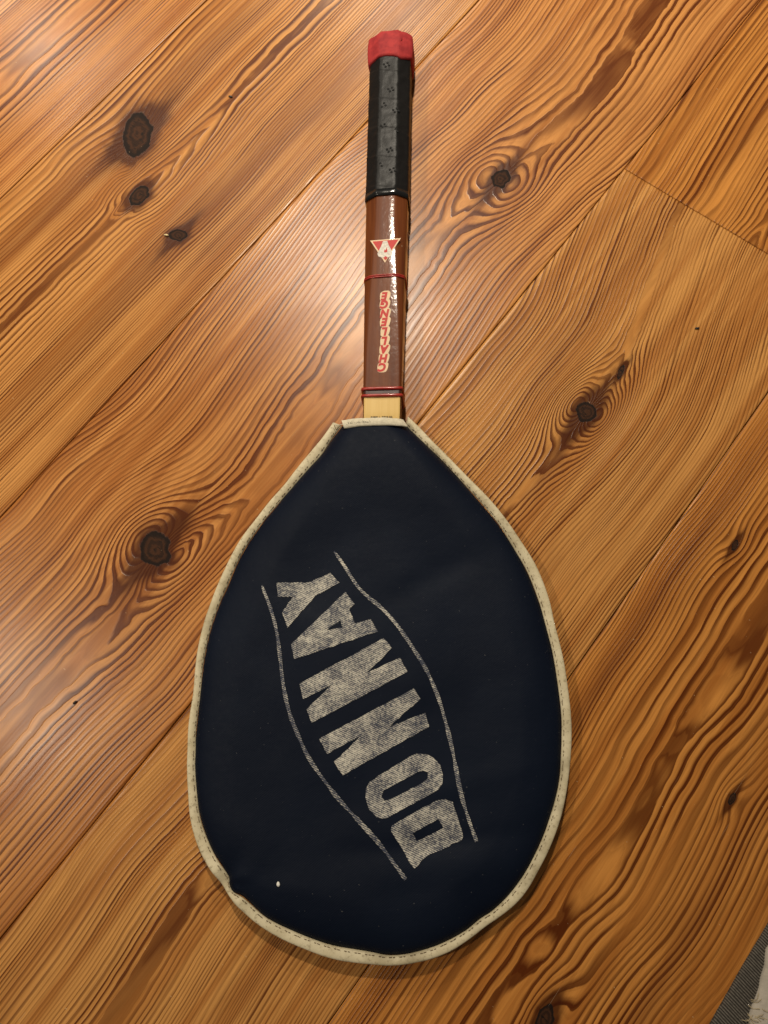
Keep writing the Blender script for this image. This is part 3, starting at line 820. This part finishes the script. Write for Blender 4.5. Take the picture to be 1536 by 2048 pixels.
def edge_dist(x, y):
    x = np.atleast_1d(np.asarray(x, float)); y = np.atleast_1d(np.asarray(y, float))
    P = np.stack([x, y], 1)
    out = np.empty(len(P))
    for s in range(0, len(P), 4000):
        q = P[s:s + 4000]
        out[s:s + 4000] = np.sqrt(((q[:, None, :] - IN[None, :, :]) ** 2).sum(-1).min(1))
    return out

DENT = np.array(DENTPT)
def panel_z(x, y):
    x = np.atleast_1d(np.asarray(x, float)); y = np.atleast_1d(np.asarray(y, float))
    d = edge_dist(x, y)
    nk = sstep(0.255, 0.335, y)
    wid = 0.026 * (1 - nk) + 0.015 * nk
    top = 0.0218 * (1 - nk) + 0.0262 * nk
    s = np.clip(d / wid, 0, 1); s = np.sqrt(np.clip(1 - (1 - s) ** 2, 0, 1)) * 0.8 + 0.2 * s
    z = ZE + (top - ZE) * s
    z -= 0.0020 * sstep(0.022, 0.06, d) * (1 - nk)
    amp = sstep(0.0, 0.03, d)
    z += amp * (0.0013 * vnoise(x * 17, y * 17, 70) + 0.0006 * vnoise(x * 45 + y * 20, y * 38 - x * 14, 71))
    z += amp * (1 - nk) * 0.0011 * np.exp(-((y - 0.205 + 0.35 * (x + 0.05)) / 0.012) ** 2) * np.exp(-((x + 0.045) / 0.05) ** 2)
    z -= amp * (1 - nk) * 0.0012 * np.exp(-((y - 0.235 - 0.5 * (x - 0.03)) / 0.012) ** 2) * np.exp(-((x - 0.03) / 0.05) ** 2)
    z += amp * 0.0009 * np.exp(-((y - 0.105 - 0.25 * (x - 0.05)) / 0.009) ** 2) * np.exp(-((x - 0.06) / 0.04) ** 2)
    # creases by the pinch in the piping and across the lower end
    dx = x - DENT[0]; dy = y - DENT[1]
    r = np.sqrt(dx * dx + dy * dy); a = np.arctan2(dy, dx)
    z -= 0.0028 * np.exp(-r / 0.016) * (0.6 + 0.4 * np.cos(5 * (a - 0.1)))
    z += 0.0010 * np.exp(-((dy + 0.10 * dx - 0.004) / 0.006) ** 2) * np.exp(-r / 0.05)
    z += 0.0012 * np.exp(-((y - 0.052 - 0.05 * np.sin(x * 25) * 0.1) / 0.010) ** 2) * np.exp(-((x - 0.03) / 0.06) ** 2)
    z -= 0.0010 * np.exp(-((y - 0.066 - 0.12 * x) / 0.006) ** 2) * np.exp(-((x - 0.03) / 0.055) ** 2)
    return z

# panel as rings from the edge to the middle; the opening at the throat closes the outline
top_edge = np.stack([np.linspace(IN[-1, 0], IN[0, 0], 40), np.linspace(IN[-1, 1], IN[0, 1], 40)], 1)[1:-1]
LOOP = np.concatenate([IN, top_edge])
mid = np.array([-0.002, 0.150])
NR = 64
fr = np.linspace(0, 1, NR) ** 0.9
fr = 1 - (1 - np.linspace(0, 0.985, NR)) ** 1.0
G = LOOP[None] * (1 - fr[:, None, None]) + mid[None, None] * fr[:, None, None]
Z = panel_z(G[..., 0].ravel(), G[..., 1].ravel()).reshape(NR, -1)
TOP = np.concatenate([G, Z[..., None]], -1) - CL
me = grid_mesh(TOP, True)
bm = bmesh.new(); bm.from_mesh(me); bm.verts.ensure_lookup_table()
m_ = TOP.shape[1]
bm.faces.new([bm.verts[(NR - 1) * m_ + i] for i in range(m_)])
bmesh.ops.recalc_face_normals(bm, faces=bm.faces)
if sum(f.normal.z for f in bm.faces) < 0: bmesh.ops.reverse_faces(bm, faces=bm.faces)
bm.to_mesh(me); bm.free()
front = link('front_panel', me, NAVY, cover)
# back panel against the floor
NRB = 14
frb = np.linspace(0, 0.96, NRB)
Gb = LOOP[None] * (1 - frb[:, None, None]) + mid[None, None] * frb[:, None, None]
db = edge_dist(Gb[..., 0].ravel(), Gb[..., 1].ravel()).reshape(NRB, -1)
Zb = ZE - 0.0008 - (ZE - 0.0018) * sstep(0, 0.022, db)
me = grid_mesh(np.concatenate([Gb, Zb[..., None]], -1) - CL, True)
link('back_panel', me, NAVY, cover)

# piping
half = (PAIR - IN) / 2
ctr = (PAIR + IN) / 2
wd = np.linalg.norm(half, axis=1)
s_arc = np.linspace(0, 1, NB)
nrm = half / wd[:, None]
prof = []
for a in np.linspace(0, 2 * math.pi, 18, endpoint=False):
    ca, sa = math.cos(a), math.sin(a)
    prof.append((np.sign(ca) * abs(ca) ** 0.75, np.sign(sa) * abs(sa) ** 0.85))
PP = np.zeros((NB, 18, 3))
left = sstep(0.62, 0.38, s_arc)     # 1 on the left side, 0 on the right
for j, (c_, s_) in enumerate(prof):
    th = (0.0017 + 0.0004 * vnoise(s_arc * 60, s_arc * 0, 80) + 0.00022 * vnoise(s_arc * 230, s_arc * 0, 86))
    wob = 0.00035 * vnoise(s_arc * 45, s_arc * 0 + 3, 81)
    PP[:, j, :2] = ctr + nrm * (wd * (0.97 * c_) + wob)[:, None]
    inner_drop = np.where(c_ < -0.3, 0.0006, 0.0)
    PP[:, j, 2] = ZE + 0.0004 + th * s_ * (1.0 - 0.25 * (c_ < -0.5)) + 0.0008 * vnoise(s_arc * 18, s_arc * 0 + 9, 82) + c_ * 0.0004
dd = np.linalg.norm(ctr - DENT, axis=1)
PP[:, :, 2] -= (0.0026 * np.exp(-(dd / 0.007) ** 2))[:, None]
PP[:, :, 2] += (0.0014 * np.exp(-((dd - 0.012) / 0.005) ** 2))[:, None]
me = grid_mesh(PP - CL, True)
bm = bmesh.new(); bm.from_mesh(me); bm.verts.ensure_lookup_table()
bm.faces.new([bm.verts[i] for i in range(18)]); bm.faces.new([bm.verts[(NB - 1) * 18 + i] for i in reversed(range(18))])
bmesh.ops.recalc_face_normals(bm, faces=bm.faces)
bm.to_mesh(me); bm.free()
piping = link('piping', me, TAPE, cover)

# stitches along the piping's inner side
sb = bmesh.new()
per = np.concatenate([[0], np.cumsum(np.linalg.norm(np.diff(IN, axis=0), axis=1))])
tpos = np.arange(0.004, per[-1] - 0.004, 0.0031)
for t in tpos:
    i = np.searchsorted(per, t); i = min(max(i, 1), NB - 2)
    side = ctr[i] - nrm[i] * wd[i] * 0.60
    tg = (ctr[i + 1] - ctr[i - 1]); tg /= np.linalg.norm(tg)
    zt = PP[i, :, 2].max() - 0.00052
    M_ = Matrix(((tg[0], -tg[1], 0, side[0] - CL[0]), (tg[1], tg[0], 0, side[1] - CL[1]), (0, 0, 1, zt), (0, 0, 0, 1)))
    bmesh.ops.create_cube(sb, size=1.0, matrix=M_ @ Matrix.Rotation(random.uniform(-0.1, 0.1), 4, 'Z') @ Matrix.Diagonal((0.0017 * random.uniform(0.6, 1.1), 0.00028, 0.0004, 1)))
sm = bpy.data.meshes.new('mesh'); sb.to_mesh(sm); sb.free()
tag(link('stitching', sm, THREAD, piping, False), kind='stuff')

# white label tape along the opening
nx, ny = 44, 7
T0, T1, B0, B1 = [np.array(p) for p in LABELTAPE]
LT = np.zeros((nx, ny, 3))
for i in range(nx):
    f = i / (nx - 1)
    pt = T0 + (T1 - T0) * f; pb = B0 + (B1 - B0) * f
    for j in range(ny):
        g = j / (ny - 1)
        p = pb + (pt - pb) * g
        LT[i, j, :2] = p
zz = panel_z(LT[:, 3, 0], np.full(nx, B0[1] - 0.001))
th_z = top_z(0.350, LT[:, 3, 0])
inside = (np.abs(LT[:, 3, 0] - axis_x(0.35)) < 0.0140)
zc = np.maximum(zz, np.where(inside, th_z + 0.0006, 0))
for _ in range(4): zc[1:-1] = (zc[:-2] + zc[1:-1] * 2 + zc[2:]) / 4
for j in range(ny):
    g = j / (ny - 1)
    LT[:, j, 2] = zc + 0.0007 + 0.0012 * math.sin(g * math.pi) * 0.6 - 0.0004 * g + 0.0002 * vnoise(np.arange(nx) * 0.3, np.full(nx, j * 0.6), 84)
LT[:3, :, 2] += np.array([0.0012, 0.0007, 0.0003])[:, None]
UND = LT.copy(); UND[..., 2] -= 0.0006
LL = np.concatenate([LT, UND[:, ::-1]], 1)
me = grid_mesh(LL - CL, True)
label = link('opening_tape', me, WEBBING, cover)
tag(label, label='off-white tape with faded print along the cover opening')
fm = mesh_from([(B0[0] - 0.0003 - CL[0], B0[1] + 0.0020 - CL[1], 0.03)], [])
# faded marks on the tape
for q in range(26):
    f = 0.06 + 0.40 * q / 26 + random.uniform(-0.004, 0.004)
    g0 = 0.36 + random.uniform(-0.04, 0.04); g1 = g0 + random.uniform(0.10, 0.26)
    i = f * (nx - 1); i0 = int(i)
    def on(fi, g):
        a = fi * (nx - 1); i0 = int(a); fa = a - i0
        b = g * (ny - 1); j0 = min(int(b), ny - 2); fb = b - j0
        p = (LT[i0, j0] * (1 - fa) + LT[i0 + 1, j0] * fa) * (1 - fb) + (LT[i0, j0 + 1] * (1 - fa) + LT[i0 + 1, j0 + 1] * fa) * fb
        return p - CL + np.array([0, 0, 0.00012])
    w = random.uniform(0.004, 0.010)
    if random.random() < 0.2: continue
    link('faded_mark', mesh_from([on(f, g0), on(f + w, g0), on(f + w * 0.7, g1), on(f - w * 0.2, g1)], [(0, 1, 2, 3)]), LABELINK, label, False)
bpy.data.meshes.remove(fm)
# seam thread of the tape, and loose threads at its torn corner
def tube(path, r, mat, name, parent, off=CL, seg=6, taper=False):
    p = catmull(path, max(8, 6 * len(path)))
    n = len(p)
    t = np.gradient(p, axis=0); t /= np.linalg.norm(t, axis=1)[:, None]
    up = np.array([0, 0, 1.0])
    s1 = np.cross(t, up); s1 /= np.linalg.norm(s1, axis=1)[:, None] + 1e-9
    s2 = np.cross(s1, t)
    R = np.zeros((n, seg, 3))
    rr = r * (np.linspace(1, 0.4, n) if taper else np.ones(n))
    for j in range(seg):
        a = 2 * math.pi * j / seg
        R[:, j] = p + (s1 * math.cos(a) + s2 * math.sin(a)) * rr[:, None]
    return link(name, grid_mesh(R - off, True), mat, parent)
c0 = np.array([B0[0], B0[1], zc[0] + 0.001])
tube([c0 + d for d in ((0.004, 0.0035, 0.0004), (-0.001, 0.003, 0.001), (-0.005, 0.0035, -0.002), (-0.009, 0.0058, -0.004))], 0.00028, WEBBING, 'loose_thread', label)
tube([c0 + d for d in ((0.000, 0.0015, 0.0004), (-0.003, 0.0022, 0.000), (-0.006, 0.0008, -0.003), (-0.0075, 0.0042, -0.004))], 0.00025, THREAD, 'loose_thread', label)

# printed word and its two curved rules
def print_on(name, polys, mat=None, lift=0.00042):
    me = flat_mesh(polys, lambda x, y: 0.0, 0.0, 0.006)
    co = np.empty(len(me.vertices) * 3, np.float32); me.vertices.foreach_get('co', co)
    co = co.reshape(-1, 3).astype(float)
    co[:, 2] = panel_z(co[:, 0], co[:, 1]) + lift
    co -= CL
    me.vertices.foreach_set('co', co.reshape(-1).astype(np.float32)); me.update()
    return link(name, me, mat or PRINT, front)
def rough_edge(poly, amp=0.00028, step=0.0022):
    out = []
    n = len(poly)
    for i in range(n):
        a = np.array(poly[i]); b = np.array(poly[(i + 1) % n])
        k_ = max(1, int(np.linalg.norm(b - a) / step))
        for j in range(k_):
            p = a + (b - a) * j / k_
            out.append(tuple(p + np.array([random.uniform(-amp, amp), random.uniform(-amp, amp)])))
    return out
for polys in WORD:
    print_on('printed_letter', [rough_edge(p) for p in polys])
for line in RULES:
    c = catmull(line, 80)
    t = np.gradient(c, axis=0); t /= np.linalg.norm(t, axis=1)[:, None]
    nn = np.stack([-t[:, 1], t[:, 0]], 1)
    w = 0.00108 + 0.0004 * vnoise(np.arange(80) * 0.5, np.zeros(80), 90)
    w[0] *= 0.5; w[-1] *= 0.8
    poly = np.concatenate([c + nn * w[:, None], (c - nn * w[:, None])[::-1]])
    print_on('printed_rule', [[tuple(p) for p in poly]], RULEPRINT)

# ------------------------------------------------------------------ rug at the corner
rug = empty('rug', (RUG[0][0], RUG[0][1], 0))
tag(rug, 'off-white rug corner with frayed grey ribbed border at the lower right', 'rug')
ca, sa = math.cos(PLANK_ANGLE), math.sin(PLANK_ANGLE)
RL = np.array([RUG[0][0], RUG[0][1], 0.0])
def uvw(u, v, z): return np.array([(u * ca - v * sa) / 1000, (u * sa + v * ca) / 1000, z / 1000]) - RL
GREYCLOTH = simple('grey_webbing', (0.115, 0.10, 0.080), 0.9, 0.25, 600, 0.0003, 1200)
GREYDARK = simple('dark_webbing', (0.035, 0.028, 0.022), 0.95, 0.3, 500)
OFFWHITE = simple('felt_backing', (0.42, 0.37, 0.30), 0.95, 0.14, 60, 0.0008, 160, sheen=0.2)
FRAY = simple('fray_thread', (0.42, 0.34, 0.21), 0.85, 0.2, 800)
ua, ub = -60, 330
border = []
for u in np.arange(ua, ub, 6.0):
    e = -173.6 + 0.35 * float(vnoise(u / 22, 0, 95))
    border.append([uvw(u, e, 0.1), uvw(u, e - 0.1, 1.4), uvw(u, e - 1.0, 2.1), uvw(u, -196, 2.1), uvw(u, -200, 0.2)])
link('woven_border', grid_mesh(np.array(border)), GREYDARK, rug)
rb = bmesh.new()
for i, u in enumerate(np.arange(ua, ub, 1.55)):
    du_ = random.uniform(-0.15, 0.15); v0 = -173.5 + 0.35 * float(vnoise(u / 22, 0, 95)) + random.uniform(-0.15, 0.15)
    secs = []
    for v, z in ((v0, 0.5), (v0 - 0.4, 1.7), (v0 - 1.4, 2.3), (v0 - 9, 2.35), (v0 - 17 - random.uniform(0, 3), 2.3)):
        skew = (v0 - v) * -0.16
        ring = [uvw(u + du_ + skew + 0.52 * math.cos(a), v, z + 0.42 * math.sin(a)) for a in np.linspace(0, 2 * math.pi, 6, endpoint=False)]
        secs.append([rb.verts.new(Vector(p)) for p in ring])
    for s1, s2 in zip(secs, secs[1:]):
        for j in range(6): rb.faces.new((s1[j], s1[(j + 1) % 6], s2[(j + 1) % 6], s2[j]))
rm = bpy.data.meshes.new('mesh'); rb.to_mesh(rm); rb.free()
tag(link('border_ribs', rm, GREYCLOTH, rug), kind='stuff')
felt = []
ed = np.array(FELTEDGE)
for u in np.arange(ua, ub, 4.0):
    e = np.interp(u, ed[:, 0], ed[:, 1]) + 0.7 * float(vnoise(u / 7, 0, 97))
    row = [uvw(u, e, 2.2), uvw(u, e - 0.2, 4.2), uvw(u, e - 1.2, 5.0)]
    for v in np.linspace(e - 6, -420, 40):
        row.append(uvw(u, v, 5.2 + 0.9 * float(vnoise(u / 16, v / 16, 98))))
    felt.append(row)
link('felt_top', grid_mesh(np.array(felt)), OFFWHITE, rug)
for i in range(16):
    u = 108 + random.uniform(-9, 9) + (0 if i % 2 else 4); v = -188 + random.uniform(-3.5, 2.5)
    a = random.uniform(-2.6, -0.4); L = random.uniform(3, 8)
    pts = [uvw(u, v, 2.6), uvw(u + L * 0.4 * math.cos(a), v + L * 0.4 * math.sin(a), 4.5 + random.uniform(0, 1.5)), uvw(u + L * math.cos(a + 0.4), v + L * math.sin(a + 0.4), 5.2 + random.uniform(0, 1.5))]
    tube(pts, 0.00025, FRAY, 'frayed_thread', rug, off=np.zeros(3), seg=5)

# ------------------------------------------------------------------ crumbs
def crumb(name, p, size, col, lab, rot=0.0, z=0.0):
    bm = bmesh.new()
    bmesh.ops.create_icosphere(bm, subdivisions=2, radius=1.0)
    for v in bm.verts:
        n = 1 + 0.22 * float(vnoise(v.co.x * 1.7 + p[0] * 999, v.co.y * 1.7 + v.co.z, 99))
        v.co = Vector((v.co.x * size[0] * n, v.co.y * size[1] * n, (v.co.z * n + 0.9) * size[2]))
    me = bpy.data.meshes.new('mesh'); bm.to_mesh(me); bm.free()
    o = link(name, me, simple(name + '_stuff', col, 0.6, 0.2, 900))
    o.location = (p[0], p[1], z); o.rotation_euler = (0, 0, rot)
    tag(o, lab, 'crumb')
    return o
crumb('crumb', CRUMBS[0], (0.0020, 0.0008, 0.0007), (0.75, 0.60, 0.30), 'pale yellow grain-shaped crumb beside the small knot at upper left', -0.15)
crumb('dark_crumb', CRUMBS[1], (0.0020, 0.0008, 0.0006), (0.012, 0.007, 0.004), 'dark seed-like crumb between the oval knot and the grip', -0.25)
crumb('dark_crumb', CRUMBS[2], (0.0018, 0.0009, 0.0006), (0.012, 0.007, 0.004), 'dark speck on the boards by the right edge below the end joint', 0.15)
crumb('dark_crumb', CRUMBS[3], (0.0016, 0.0008, 0.0006), (0.02, 0.010, 0.005), 'dark speck in the glare at the left edge below the knot', 0.7)
cz = float(panel_z(CRUMBS[4][0], CRUMBS[4][1])[0])
crumb('white_crumb', CRUMBS[4], (0.0011, 0.0014, 0.0007), (0.80, 0.78, 0.70), 'tiny white crumb on the navy cover near the pinched piping', 0.2, cz)
